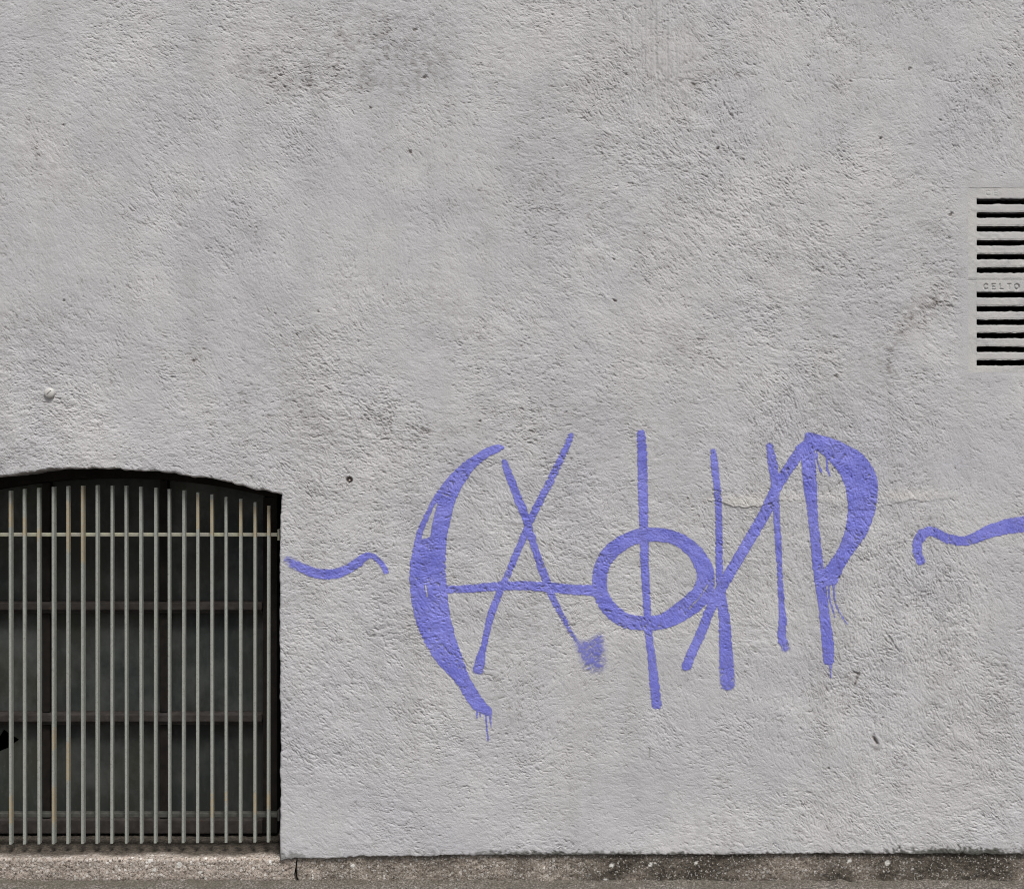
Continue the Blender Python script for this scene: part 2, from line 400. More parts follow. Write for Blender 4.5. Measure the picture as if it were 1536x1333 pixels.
# ------------------------------------------------------------------ ground
def grow(a, b, s0, f=1.35):
    out = [a]; s = s0; sg = 1 if b > a else -1
    while (b - out[-1]) * sg > s * 1.5: out.append(out[-1] + sg * s); s *= f
    return out + [b]
gx = np.array(grow(-1.75, -300, 0.02)[::-1][:-1] + list(np.arange(-1.75, 1.75, 0.004)) + grow(1.75, 300, 0.02))
gy = np.array(grow(-0.2, -300, 0.01)[::-1][:-1] + list(np.arange(-0.2, 0.021, 0.004)) + [0.3])
GX, GY = np.meshgrid(gx, gy)
gpx = GX / S + 768; gpy = 600 + GY / S
GZ = 0.001 * sample(blurred(1.6), gpx, gpy) + 0.0016 * sample(blurred(5), gpx, gpy)
GZ = GZ * (np.abs(GX) < 2.5) * (GY > -0.6) + 0.004 * np.exp(-np.abs(GY - 0.0) / 0.015)   # dirt gathered at the foot of the wall
gm = np.clip(sm(-0.045, -0.005, GY + 0.012 * sample(blurred(8), gpx, gpy)) * np.where(GX < -0.65, 0.6, 0.35), 0, 1)
def grid_quads(nr, nc, keep=None):
    r, c_ = np.meshgrid(np.arange(nr - 1), np.arange(nc - 1), indexing='ij')
    if keep is not None: r, c_ = r[keep], c_[keep]
    i = (r * nc + c_).ravel()
    return np.stack([i, i + 1, i + nc + 1, i + nc], 1)
link_g = link('pavement', mesh_np('pavement', np.stack([GX, GY, GZ], -1).reshape(-1, 3), grid_quads(*GX.shape), True, {'moss': gm.ravel()}), M_GROUND)
tag(link_g, 'gritty grey brown pavement at the foot of the wall', None, None, 'structure')

# ------------------------------------------------------------------ wall sheet with its two openings
P = 1.5
def seg(a, b, p=P): return list(np.linspace(a, b, max(2, int(round((b - a) / p)) + 1))[:-1])
WX0, WX1, VX0, VX1, VY0, VY1, SPRING = -140.0, 420.0, 1452.0, 1648.0, 281.0, 558.0, 742.0
colpx = grow(WX0 - 8, -1100, 4, 1.12)[::-1][:-1] + [WX0 - 8, WX0 - 5, WX0 - 2] + list(np.linspace(WX0, -48, 40)[:-1]) + seg(-48, WX1) + seg(WX1, VX0) + seg(VX0, 1560) \
        + list(np.linspace(1560, VX1, 30)[:-1]) + [VX1, VX1 + 3, VX1 + 8] + grow(VX1 + 14, 2640, 5, 1.12)
rowpy = grow(-60, -900, 4, 1.12)[::-1][:-1] + seg(-60, VY0) + seg(VY0, VY1) + seg(VY1, SPRING) + seg(SPRING, 1284) + [1284.0]
colpx = np.array(colpx); rowpy = np.array(rowpy)
GXp, GYp = np.meshgrid(colpx, rowpy)
arch = 742 - 39.5 * np.clip(1 - ((colpx - 140) / 280.0) ** 2, 0, None)
ff = np.clip((742 - GYp) / 180.0, 0, 1); ff = np.where(GYp > 742, np.clip((GYp - 742) / 60.0, 0, 1), ff)
VXp = GXp.copy(); VYp = GYp + (arch - 742)[None, :] * (1 - sm(0, 1, ff))
# uneven bottom edge and slightly wandering arrises
bot = np.interp(colpx, [-1100, 420, 445, 470, 520, 700, 1000, 1200, 1536, 2640], [1287, 1290, 1287, 1287.5, 1285, 1282, 1281.5, 1280, 1281, 1282])
bot = bot + 0.4 * sample(blurred(6), colpx, np.full_like(colpx, 40.0)) + 0.5 * sample(blurred(2), colpx, np.full_like(colpx, 90.0))
VYp += (bot - 1284)[None, :] * sm(1215, 1284, GYp)
wob1, wob2 = blurred(22), blurred(3.5)
near_vent = 1 - sm(0, 30, rdist(GXp, GYp, VX0, VX1, VY0, VY1))
wamp = (1 - 0.8 * near_vent)
VXp += wamp * (1.0 * sample(wob1, GXp, GYp) + 0.4 * sample(wob2, GXp, GYp))
VYp += wamp * (1.1 * sample(wob1, GXp + 400, GYp) + 0.8 * sample(wob2, GXp + 400, GYp)) * (1 - sm(1200, 1270, GYp))
Hv = sample(H, VXp, VYp)
# rounded arrises
od = np.where(GYp >= 742, np.maximum(np.maximum(WX0 - GXp, GXp - WX1), 0), np.hypot(np.maximum(np.maximum(WX0 - GXp, GXp - WX1), 0), 742 - GYp))
rr = 3.6
def lip(d, r): q = np.clip(1 - d / r, 0, 1); return r * (1 - np.sqrt(1 - q * q))
Hv = Hv - S * 1000 * lip(od, rr)  - S * 1000 * 0.6 * lip(1284 - GYp, 3.0)
Hv += 1.2 * np.exp(-(od / 45.0) ** 2)
Hv = Hv + 4.0 * sm(1180, 1284, GYp)
WYv = -Hv * 0.001
Xv, Zv = PX(VXp), PZ(VYp)
nr, nc = GXp.shape
cx_ = 0.5 * (colpx[:-1] + colpx[1:])[None, :]; cy_ = 0.5 * (rowpy[:-1] + rowpy[1:])[:, None]
hole = ((cx_ > WX0) & (cx_ < WX1) & (cy_ > SPRING)) | ((cx_ > VX0) & (cx_ < VX1) & (cy_ > VY0) & (cy_ < VY1))
co = np.stack([Xv, WYv, Zv], -1).reshape(-1, 3)
quads = grid_quads(nr, nc, ~hole)
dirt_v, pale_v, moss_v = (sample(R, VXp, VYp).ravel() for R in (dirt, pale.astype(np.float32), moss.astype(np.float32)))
inner = (GXp.ravel() > -100) & (GXp.ravel() < 1640)
moss_v = np.where(GYp.ravel() > 1150, moss_v, 0)
cos, qs, base = [co], [quads], len(co)
att = {'dirt': [dirt_v], 'pale': [pale_v], 'moss': [moss_v]}
def returns(idx, depths, closed=False):
    """reveal strip running back from a line of wall vertices"""
    global base
    idx = np.asarray(idx); prev = idx; m = len(idx)
    for d in depths:
        p = co[idx].copy(); p[:, 1] = d
        if d > 0.02: p[:, 0] += 0.001 * rng.standard_normal(m)
        cur = base + np.arange(m); base += m
        cos.append(p)
        for k, v in (('dirt', 0.25), ('pale', 0), ('moss', 0)): att[k].append(np.full(m, v))
        qs.append(np.stack([prev[:-1], cur[:-1], cur[1:], prev[1:]], 1)); prev = cur
ci = lambda v: int(np.argmin(np.abs(colpx - v))); ri = lambda v: int(np.argmin(np.abs(rowpy - v)))
c0, c1, r0 = ci(WX0), ci(WX1), ri(SPRING)
loop = [r * nc + c0 for r in range(nr - 1, r0, -1)] + [r0 * nc + k for k in range(c0, c1)] + [r * nc + c1 for r in range(r0, nr)]
returns(loop, [0.012, 0.05, 0.12, 0.30])
v0, v1, s0, s1 = ci(VX0), ci(VX1), ri(VY0), ri(VY1)
loop = [s0 * nc + k for k in range(v0, v1)] + [r * nc + v1 for r in range(s0, s1)] + [s1 * nc + k for k in range(v1, v0, -1)] + [r * nc + v0 for r in range(s1, s0 - 1, -1)]
returns([(nr - 1) * nc + k for k in range(0, c0 + 1)], [0.005]); returns([(nr - 1) * nc + k for k in range(c1, nc)], [0.005])
returns([k for k in range(nc)], [0.30]); returns([r * nc for r in range(nr)], [0.30]); returns([r * nc + nc - 1 for r in range(nr)], [0.30])
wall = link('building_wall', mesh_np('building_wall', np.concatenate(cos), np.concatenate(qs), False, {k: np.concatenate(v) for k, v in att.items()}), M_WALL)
tag(wall, 'rough trowelled pale grey rendered building wall above a concrete plinth', 'wall')

# ------------------------------------------------------------------ plinth blocks
def plinth_block(name, root, xa, xb, top_py, mat, yf, yb, enda=None, endb=None, sill=False, white=()):
    pxs = np.array(list(np.arange(max(xa, -60), min(xb, 1600), 2.0)) + [min(xb, 1600)])
    if xa < -60: pxs = np.array(grow(-60, xa, 6)[::-1][:-1] + list(pxs))
    if xb > 1600: pxs = np.array(list(pxs) + grow(1600, xb, 6)[1:])
    # profile: up the front face, round the arris, back over the top
    pys = list(np.linspace(1330, top_py + 4, 24)); prof = [(p, yf) for p in pys]
    R_ = 0.008
    for k in range(1, 6):
        an = k / 5 * math.pi / 2
        prof.append((top_py + 4 - 4 * math.sin(an), yf + R_ * (1 - math.cos(an))))
    for yy in list(np.arange(yf + R_ + 0.004, yb, 0.006 if sill else 0.03)) + [yb]:
        prof.append((top_py - (yy * 8 if sill else 0), yy))
    prof = np.array(prof)
    A, B = np.meshgrid(pxs, prof[:, 0]); _, Yp = np.meshgrid(pxs, prof[:, 1])
    n1, n2, n3 = blurred(1.3), blurred(3), blurred(14)
    samp = lambda R: sample(R, A, 700 + B + Yp / S)
    hh = 0.0006 * samp(n1) + 0.0007 * samp(n2) + 0.0010 * samp(n3)
    front = (Yp <= yf + R_ * 0.5)
    Xw = PX(A); Zw = PZ(B); Yw = Yp.copy()
    Yw -= hh * np.where(front, 1, 0.2); Zw += hh * np.where(front, 0.2, 1.0)
    for end, at_b in ((enda, False), (endb, True)):
        if end is not None:
            sh = np.interp(B, end[0], end[1]) * S
            ref = xb if at_b else xa
            Xw += sh * np.exp(-np.abs(A - ref) / 12.0)
    soot = np.zeros_like(A)
    if sill:
        soot = 0.96 * sm(yf + 0.006, yf + 0.05, Yp + 0.010 * samp(n3)) + 0.5 * np.exp(-(np.maximum(0, 1320 - B) / 2.5)) * (Yp <= yf)
    else:
        soot = np.interp(A, [440, 520, 640, 760, 900, 1000, 1250, 1540], [0.02, .10, .22, .34, .62, .74, .80, .86]) + 0.22 * samp(n3)
        soot += 0.3 * np.exp(-np.maximum(0, B - top_py) / 3.0)
    wh = np.zeros_like(A)
    for (wx, wy, wr) in white:
        wh = np.maximum(wh, 1 - sm(wr * 0.6, wr * 1.2, np.hypot((A - wx), (B - wy)) + 0.8 * samp(n2)) * 1.0)
    wh *= (Yp <= yf + 0.003)
    cc = np.stack([Xw, Yw, Zw], -1).reshape(-1, 3); q = grid_quads(*A.shape)
    # end faces: run the outline of each end back
    nr_, nc_ = A.shape
    extra, eq, bs = [], [], len(cc)
    for col in (0, nc_ - 1):
        idx = np.arange(nr_) * nc_ + col
        p = cc[idx].copy(); p[:, 1] = np.maximum(p[:, 1], yf + 0.05); p[:, 2] -= 0.002
        cur = bs + np.arange(nr_); bs += nr_; extra.append(p)
        eq.append(np.stack([idx[:-1], idx[1:], cur[1:], cur[:-1]], 1))
    pad = np.zeros(2 * nr_)
    me = mesh_np(name, np.concatenate([cc] + extra), np.concatenate([q] + eq), True,
                 {'soot': np.concatenate([np.clip(soot, 0, 0.97).ravel(), pad]), 'white': np.concatenate([wh.ravel(), pad])})
    return link(name, me, mat, root)
plinth = empty('plinth', (0, 0.05, 0), 'low exposed aggregate concrete plinth running along the foot of the wall', 'plinth')
crack = ([1280, 1287, 1299, 1310, 1315, 1326, 1332], [2.6, 2.4, 1.0, -1.2, 0.0, 5.5, 8.0])
crackb = ([1280, 1287, 1299, 1308, 1311, 1315, 1326, 1332], [2.6, 2.4, 1.0, 0.6, 1.0, 1.2, 6.0, 8.0])
b1 = plinth_block('concrete_block', plinth, -190, 442, 1288, M_PLINTH_PALE, 0.004, 0.32, None, crack, True,
                  [(224, 1291, 3.4), (267, 1297, 3), (231, 1305, 2.4), (405, 1293, 3), (300, 1308, 2.4), (262, 1306, 2)])
b1['label'] = 'paler block forming the window ledge'
b2 = plinth_block('concrete_block', plinth, 443.6, 2640, 1279, M_PLINTH, 0.006, 0.10, crackb, None, False,
                  [(529, 1299, 3.6), (909, 1322, 4.5), (1332, 1294, 3), (918, 1298, 2.4), (951, 1308, 2.4), (976, 1297, 2.5), (1275, 1292, 2.2), (1045, 1294, 2.2)])
b2['label'] = 'block darkened by moss and soot'
b3 = plinth_block('concrete_block', plinth, -1100, -192, 1279, M_PLINTH, 0.006, 0.10)

# ------------------------------------------------------------------ window behind the grille
YF, YG = 0.19, 0.215
k_f = (D + YF) / D
win = empty('arched_window', AT(156, 1250, YF), 'dark arched steel window with grimy panes behind the bars', 'window')
def fx_(px): return AT(px, 0, YF)[0]
def fz_(py): return AT(0, py, YF)[2]
XL, XR = fx_(-150), fx_(416)                       # outer frame
xm = [fx_(68.5), fx_(245)]
def arch_z(x, inset=0.0):                           # underside of the head, follows the wall's arch
    px = x / S + 768
    return float(PZ(742 - 39.5 * (1 - ((px - 140) / 280.0) ** 2))) - inset
bm = bmesh.new()
xs = np.linspace(XL, XR, 40)
def strip(bm, fa, fb, ya, yb):
    A_ = [[bm.verts.new((x, y, f(x))) for (f, y) in ((fa, ya), (fb, ya), (fb, yb), (fa, yb))] for x in xs]
    for a_, b_ in zip(A_[:-1], A_[1:]):
        for i in range(4): bm.faces.new((a_[i], b_[i], b_[(i + 1) % 4], a_[(i + 1) % 4]))
    bm.faces.new(A_[0]); bm.faces.new(A_[-1])
strip(bm, lambda x: arch_z(x, 0.034), lambda x: arch_z(x, -0.03), YF, YF + 0.05)
link('head_frame', mesh_bm('head_frame', bm), M_MULL, win)
zb = fz_(1249); zt0 = fz_(1228)
def part(name, x0, x1, y0, y1, z0, z1, mat, root, bev=0.002):
    bm = bmesh.new(); box(bm, x0, x1, y0, y1, z0, z1, bev); return link(name, mesh_bm(name, bm), mat, root)
part('side_frame', XR - 0.045, XR, YF - 0.003, YF + 0.05, zb, arch_z(XR - 0.03, 0.036), M_MULL, win)
part('side_frame', XL, XL + 0.045, YF - 0.003, YF + 0.05, zb, arch_z(XL + 0.03, 0.036), M_MULL, win)
part('bottom_rail', XL + 0.046, XR - 0.046, YF - 0.006, YF + 0.05, zb, zt0, M_FRAME, win, 0.004)
tz = [(fz_(914), fz_(902)), (fz_(1081), fz_(1069))]
for za, zc in tz:
    o = part('transom', XL + 0.046, XR - 0.046, YF - 0.016, YF + 0.04, za, zc, M_FRAME, win, 0.004)
    part('drip_bead', XL + 0.047, XR - 0.047, YF - 0.004, YF + 0.02, za - 0.011, za - 0.001, M_FRAME, o, 0.002)
zrows = [(zt0 + 0.001, tz[1][0] - 0.0125), (tz[1][1] + 0.001, tz[0][0] - 0.0125), (tz[0][1] + 0.001, None)]
for x in xm:
    for za, zc in zrows:
        part('mullion', x - 0.012, x + 0.012, YF + 0.002, YF + 0.04, za, zc if zc else arch_z(x, 0.036), M_MULL, win, 0.003)
        if zc: part('glazing_bead', x + 0.0135, x + 0.020, YF + 0.012, YF + 0.03, za, zc, M_FRAME, win, 0.001)
edges = [XL + 0.046] + xm + [XR - 0.046]
for ccol in range(3):
    xa, xb = edges[ccol] + (0.0125 if ccol else 0), edges[ccol + 1] - (0.0125 if ccol < 2 else 0)
    for rrow, (za, zc) in enumerate(zrows):
        bm = bmesh.new()
        if zc: outer = [(xa, za), (xb, za), (xb, zc), (xa, zc)]
        else: outer = [(xa, za), (xb, za)] + [(x, arch_z(x, 0.036)) for x in np.linspace(xb, xa, 10)]
        loops = [outer]
        broken = (ccol == 0 and rrow == 0)
        if broken:
            loops.append([AT(px, py, YG)[::2] for px, py in [(-22, 1102), (-8, 1093), (-3, 1108), (6, 1093.5), (12, 1098), (20, 1103), (28.5, 1108.5), (20, 1115), (12, 1121), (0, 1126), (-14, 1130), (-30, 1122), (-24, 1112)]])
        es = []
        for lp in loops:
            v_ = [bm.verts.new((x, YG, z)) for x, z in lp]
            es += [bm.edges.new((v_[i], v_[(i + 1) % len(v_)])) for i in range(len(v_))]
        bmesh.ops.triangle_fill(bm, use_beauty=True, use_dissolve=False, edges=es)
        r_ = bmesh.ops.extrude_face_region(bm, geom=list(bm.faces))
        for v_ in [g for g in r_['geom'] if isinstance(g, bmesh.types.BMVert)]: v_.co.y += 0.004
        o = link('pane', mesh_bm('pane', bm), M_GLASS, win)
        if broken: o['label'] = 'pane with a jagged hole broken through it'
# dark room beyond the glass
bm = bmesh.new(); box(bm, XL - 0.4, XR + 0.5, 0.30, 2.2, -0.05, 2.0)
for f in [f for f in bm.faces if f.calc_center_median().y < 0.31]: bm.faces.remove(f)
me = mesh_bm('room', bm); me.flip_normals()
tag(link('room', me, M_ROOM), 'dark unlit room behind the window panes', None, None, 'structure')

# ------------------------------------------------------------------ grille of bars
YB = 0.045
grille = empty('window_grille', AT(140, 1266, YB), 'grey painted security grille of upright flat bars across the arched window', 'grille')
bx = [15.0, 36.2, 57.7, 79.4, 101.2, 123.2, 145.0, 167.5, 188.7, 211.0, 232.8, 253.5, 274.8, 296.3, 317.6, 338.8, 360.3, 382.0, 402.2]
bt = [735.9, 733.3, 731.6, 730.1, 729, 728.4, 727.6, 728.2, 728.4, 729.8, 731.3, 733.3, 735.3, 738.2, 741.3, 745.0, 748.2, 753, 758.2]
bb = list(np.linspace(1266.3, 1263, len(bx)))
for k in range(1, 7):
    bx.insert(0, 15.0 - 21.6 * k); bt.insert(0, 735.9 + 0.5 * k * k + 1.6 * k); bb.insert(0, 1266.4)
r2 = np.random.default_rng(5)
RUST = {0: [(749, 792), (1195, 1229)], 1: [(775, 803)], 2: [(790, 812)], 3: [(1094, 1123), (1175, 1238)], 4: [(749, 823), (1112, 1169)], 5: [(729, 846)],
        13: [(741, 795)], 14: [(749, 803), (1192, 1226)], 15: [(1192, 1203)], 16: [(749, 803)], 17: [(757, 803), (1189, 1218)], 18: [(759, 803), (1189, 1215)], -3: [(760, 830)]}
for i, (px, t_, b_) in enumerate(zip(bx, bt, bb)):
    x, _, zt = AT(px, t_, YB); zb_ = AT(px, b_, YB)[2]
    w, dp = 0.0082 * (1 + 0.05 * r2.standard_normal()), 0.0165
    bm = bmesh.new(); vv = box(bm, -w / 2, w / 2, 0, dp, zb_, zt, 0.0011)
    ang = math.radians(3.0) * r2.standard_normal() + (math.radians(7) if abs(px - 36.2) < 1 else 0)
    lean = 0.0012 * r2.standard_normal()
    ca, sa = math.cos(ang), math.sin(ang)
    for v in bm.verts:
        vx, vy = v.co.x, v.co.y
        v.co.x = vx * ca - vy * sa + x + lean * ((v.co.z - zb_) / (zt - zb_) - 0.5); v.co.y = vx * sa + vy * ca + YB
    o = link('bar', mesh_bm('bar', bm), M_BAR, grille)
    for k_, (pa, pb) in zip('ab', (RUST.get(i - 6, []) + [(9999, 9999)] * 2)[:2]):
        if pa < 9000: o['rust_high_' + k_], o['rust_low_' + k_] = AT(0, pa, YB)[2], AT(0, pb, YB)[2]
        else: o['rust_high_' + k_], o['rust_low_' + k_] = -9.0, -9.0
for (py, h, m_) in ((802.0, 0.0105, M_RAIL), (1222.5, 0.0125, M_RAIL_DARK)):
    yc = YB + 0.0205
    xr = AT(417.5, py, yc)[0]; xl = float(PX(-136)); zc = AT(0, py, yc)[2]
    bm = bmesh.new(); box(bm, xl + 0.004, xr - 0.004, yc, yc + 0.024, zc - h / 2, zc + h / 2, 0.002)
    o = link('crossbar', mesh_bm('crossbar', bm), m_, grille)
    for xx in (xl - 0.003, xr):
        bm = bmesh.new(); box(bm, xx - 0.0025, xx + 0.004, yc - 0.002, yc + 0.026, zc - 0.017, zc + 0.017, 0.0015)
        link('fixing_plate', mesh_bm('fixing_plate', bm), m_, o)

# ------------------------------------------------------------------ cast air vents
STROKES = {'C': [[(.9, .12), (.55, 0), (.15, .18), (.05, .5), (.15, .82), (.55, 1), (.9, .88)]],
           'E': [[(.85, 0), (.1, 0), (.1, 1), (.85, 1)], [(.1, .5), (.7, .5)]],
           'L': [[(.1, 0), (.1, 1), (.85, 1)]], 'T': [[(0, 0), (1, 0)], [(.5, 0), (.5, 1)]],
           'O': [[(.5, 0), (.88, .18), (.98, .5), (.88, .82), (.5, 1), (.12, .82), (.02, .5), (.12, .18), (.5, 0)]]}
vent_noise, vent_noise2 = blurred(1.6), blurred(9)
def slab(name, root, x0, x1, y0, y1, yf, depth, step=1.0, wob=(0, 0, 0, 0), fillet=0.0, letters=None, ldepth=0.0, r=1.0):
    """one bar of the casting: a fine front face with softened edges, run back to its depth (pixel units)"""
    fxs = np.array(list(np.arange(x0, min(x1, 1548), step)) + (list(np.linspace(1548, x1, 14)) if x1 > 1548 else [x1]))
    nrow = max(3, int((y1 - y0) / step) + 1); v = np.linspace(0, 1, nrow)
    sd = rng.integers(0, 900)
    e_top = y0 + wob[0] * sample(vent_noise, fxs, np.full_like(fxs, sd)) + 0.5 * wob[0] * np.maximum(0, sample(vent_noise, fxs * 0.7, np.full_like(fxs, sd + 50.)) - 1.2)
    e_bot = y1 + wob[1] * sample(vent_noise, fxs, np.full_like(fxs, sd + 100.))
    if fillet:
        fl = lip(np.minimum(fxs - x0, x1 - fxs), fillet); e_top -= 0.8 * fl; e_bot += 0.55 * fl
    A = np.repeat(fxs[None, :], nrow, 0); B = e_top[None, :] * (1 - v[:, None]) + e_bot[None, :] * v[:, None]
    hh = 0.30 * sample(vent_noise, A, B) * (0.4 + 0.6 * sm(-0.5, 1, sample(vent_noise2, A, B))) + 0.25 * sample(vent_noise2, A, B)
    dy = np.minimum(B - e_top[None, :], e_bot[None, :] - B); hh -= S * 1000 * lip(dy, r)
    if letters:
        for ch, lx0, lx1, ly0, ly1 in letters:
            for st in STROKES[ch]:
                for (ax, ay), (bx_, by_) in zip(st[:-1], st[1:]):
                    ax, bx2 = lx0 + ax * (lx1 - lx0), lx0 + bx_ * (lx1 - lx0); ay, by2 = ly0 + ay * (ly1 - ly0), ly0 + by_ * (ly1 - ly0)
                    tt = np.clip(((A - ax) * (bx2 - ax) + (B - ay) * (by2 - ay)) / ((bx2 - ax) ** 2 + (by2 - ay) ** 2 + 1e-9), 0, 1)
                    dd_ = np.hypot(A - ax - tt * (bx2 - ax), B - ay - tt * (by2 - ay))
                    hh = np.minimum(hh, hh * 0.5 - ldepth * (1 - sm(0.45, 1.3, dd_)))
    Yw = yf - hh * 0.001
    cc = np.stack([PX(A), Yw, PZ(B)], -1).reshape(-1, 3); q = grid_quads(*A.shape)
    n_r, n_c = A.shape
    ring = np.array([k for k in range(n_c)] + [i_ * n_c + n_c - 1 for i_ in range(1, n_r)] + [(n_r - 1) * n_c + k for k in range(n_c - 2, -1, -1)] + [i_ * n_c for i_ in range(n_r - 2, 0, -1)])
    p = cc[ring].copy(); p[:, 1] = yf + depth
    cur = len(cc) + np.arange(len(ring)); nx = np.roll(np.arange(len(ring)), -1)
    sq = np.stack([ring, ring[nx], cur[nx], cur], 1)
    return link(name, mesh_np(name, np.concatenate([cc, p]), np.concatenate([q, sq]), True), M_VENT, root)
def air_vent(top, bottom, slots, label, letters, ldepth):
    VXa, VXb, SXa, SXb = 1448.0, 1652.0, 1465.0, 1635.0
    root = empty('air_vent', (float(PX(1550)), 0.02, float(PZ(bottom))), label, 'vent', 'cast vent plates let into the wall')
    yf, dep, hs_ = 0.0004, 0.03, 4.1
    slab('side_stile', root, VXa, SXa, top, bottom, yf, dep, 1.2, r=0.8)
    slab('side_stile', root, SXb, VXb, top, bottom, yf, dep, 1.2, r=0.8)
    edges_ = [top] + [e for s_ in slots for e in (s_ - hs_, s_ + hs_)] + [bottom]
    for i_ in range(0, len(edges_), 2):
        a_, b_ = edges_[i_], edges_[i_ + 1]
        first, last = i_ == 0, i_ == len(edges_) - 2
        slab('top_rail' if first else 'bottom_rail' if last else 'slat', root, SXa + 0.02, SXb - 0.02, a_, b_, yf, dep, 0.8 if first else 1.2,
             (0.0 if first else 0.25, 0.0 if last else 0.22), 0 if first or last else 2.6, letters if first else None, ldepth, 1.0)
    bm = bmesh.new()
    box(bm, float(PX(VXa + 4)), float(PX(VXb - 4)), yf + dep + 0.0005, 0.30, float(PZ(bottom - 3)), float(PZ(top + 3)))
    for f in [f for f in bm.faces if f.calc_center_median().y < yf + dep + 0.002]: bm.faces.remove(f)
    me = mesh_bm('duct', bm); link('duct', me, M_DUCT, root)
    return root
LX = [(c_, 1440 + a_ / 16.0, 1440 + b_ / 16.0) for c_, a_, b_ in (('C', 575, 672), ('E', 768, 862), ('L', 952, 1050), ('T', 1150, 1220), ('O', 1312, 1425))]
air_vent(277.5, 418.9, [302.1, 322.4, 343.2, 364.0, 384.7, 405.0], 'upper slotted vent plate with lettering clogged by paint',
         [(c_, a_ + 3, b_ + 3, 286.0, 293.5) for c_, a_, b_ in LX[:2]], 1.0)
air_vent(419.3, 562.0, [442.0, 462.8, 483.0, 503.0, 523.6, 543.8], 'lower slotted vent plate stamped with the letters CELTO',
         [(c_, a_, b_, 426.2, 433.8) for c_, a_, b_ in LX], 2.6)

# ------------------------------------------------------------------ screw cap and old fixing
def screw(px, py):
    h0 = float(sample(H, np.array([px * 1.0]), np.array([py * 1.0]))[0]) * 0.001
    nr_, na = 26, 72
    rad = np.linspace(0, 1, nr_) ** 0.8
    th = np.linspace(0, 2 * math.pi, na, endpoint=False)
    R_, T_ = np.meshgrid(rad, th, indexing='ij')
    r = 0.0155
    x, z = r * R_ * np.cos(T_), r * R_ * np.sin(T_)
    h = 0.0065 * np.sqrt(np.clip(1.02 - R_ ** 2, 0, 1)) + 0.003
    u = x * math.cos(math.radians(45)) + z * math.sin(math.radians(45)); v = -x * math.sin(math.radians(45)) + z * math.cos(math.radians(45))
    h = h - 0.0028 * (1 - sm(0.0006, 0.0016, np.abs(v))) * (1 - sm(0.0085, 0.0098, np.abs(u)))
    cc = np.stack([x, -h, z], -1).reshape(-1, 3)
    sk = cc[-na:].copy(); sk[:, 1] = 0.004
    cc = np.concatenate([cc, sk])
    q = []
    for i_ in range(nr_):
        for j_ in range(na):
            q.append((i_ * na + j_, i_ * na + (j_ + 1) % na, (i_ + 1) * na + (j_ + 1) % na, (i_ + 1) * na + j_))
    o = link('screw_cap', mesh_np('screw_cap', cc, np.array(q)), M_SCREW)
    o.location = (float(PX(px)), -h0, float(PZ(py)))
    return tag(o, 'round pale slotted screw cap set in the grey wall above the arched window', 'screw')
screw(74.5, 589.5)
bm = bmesh.new()
bmesh.ops.create_uvsphere(bm, u_segments=14, v_segments=8, radius=0.0031)
for v in bm.verts: v.co.y *= 0.7
g = bmesh.ops.create_cone(bm, cap_ends=True, segments=12, radius1=0.0018, radius2=0.0018, depth=0.016)
for v in g['verts']: v.co = Vector((v.co.x, 0.009 + v.co.z, v.co.y - 0.0008))
o = link('rusty_screw', mesh_bm('rusty_screw', bm, True), M_RUSTY); o.location = (float(PX(524.2)), 0.0005, float(PZ(720.2)))
tag(o, 'tiny screw head sunk in a dark drilled hole in the wall', 'screw')

# ------------------------------------------------------------------ spray-painted graffiti: a skin of paint following the wall relief
def Z4(p): return [(560 + x / 2.665, 620 + y / 2.665, w / 2.665) for x, y, w in p]
def Z5(p): return [(860 + x / 2.898, 620 + y / 2.898, w / 2.898) for x, y, w in p]
def Z6(p): return [(1340 + x / 7.837, 740 + y / 7.837, w / 7.837) for x, y, w in p]
def Z7(p): return [(420 + x / 7.68, 780 + y / 7.68, w / 7.68) for x, y, w in p]
def poly4(p): return [(560 + x / 2.665, 620 + y / 2.665) for x, y in p]
def poly5(p): return [(860 + x / 2.898, 620 + y / 2.898) for x, y in p]
def smooth(p, n=5, closed=False):
    p = np.array(p, float); m = len(p); out = []
    for i in range(m if closed else m - 1):
        g = lambda k: p[k % m] if closed else p[min(max(k, 0), m - 1)]
        a_, b_, c_, d_ = g(i - 1), g(i), g(i + 1), g(i + 2)
        for s_ in np.arange(n) / n:
            out.append(0.5 * (2 * b_ + (c_ - a_) * s_ + (2 * a_ - 5 * b_ + 4 * c_ - d_) * s_ ** 2 + (3 * b_ - a_ - 3 * c_ + d_) * s_ ** 3))
    if not closed: out.append(p[-1])
    return np.array(out)
def stroke(p, op=1.0, soft=1.0, closed=False, n=5):
    q = smooth(p, n, closed); opa = np.interp(np.linspace(0, 1, len(q)), np.linspace(0, 1, len(op)), op) if np.ndim(op) else np.full(len(q), op)
    sf = np.interp(np.linspace(0, 1, len(q)), np.linspace(0, 1, len(soft)), soft) if np.ndim(soft) else np.full(len(q), soft)
    return ('S', q, opa, sf, closed)
def area(p, op=1.0, soft=0.9, n=4): return ('P', smooth([(*a, 0) for a in p], n, True)[:, :2], op, soft)
def cut(p, soft=0.8, n=1): return ('X', smooth([(*a, 0) for a in p], n, True)[:, :2], 1.0, soft)

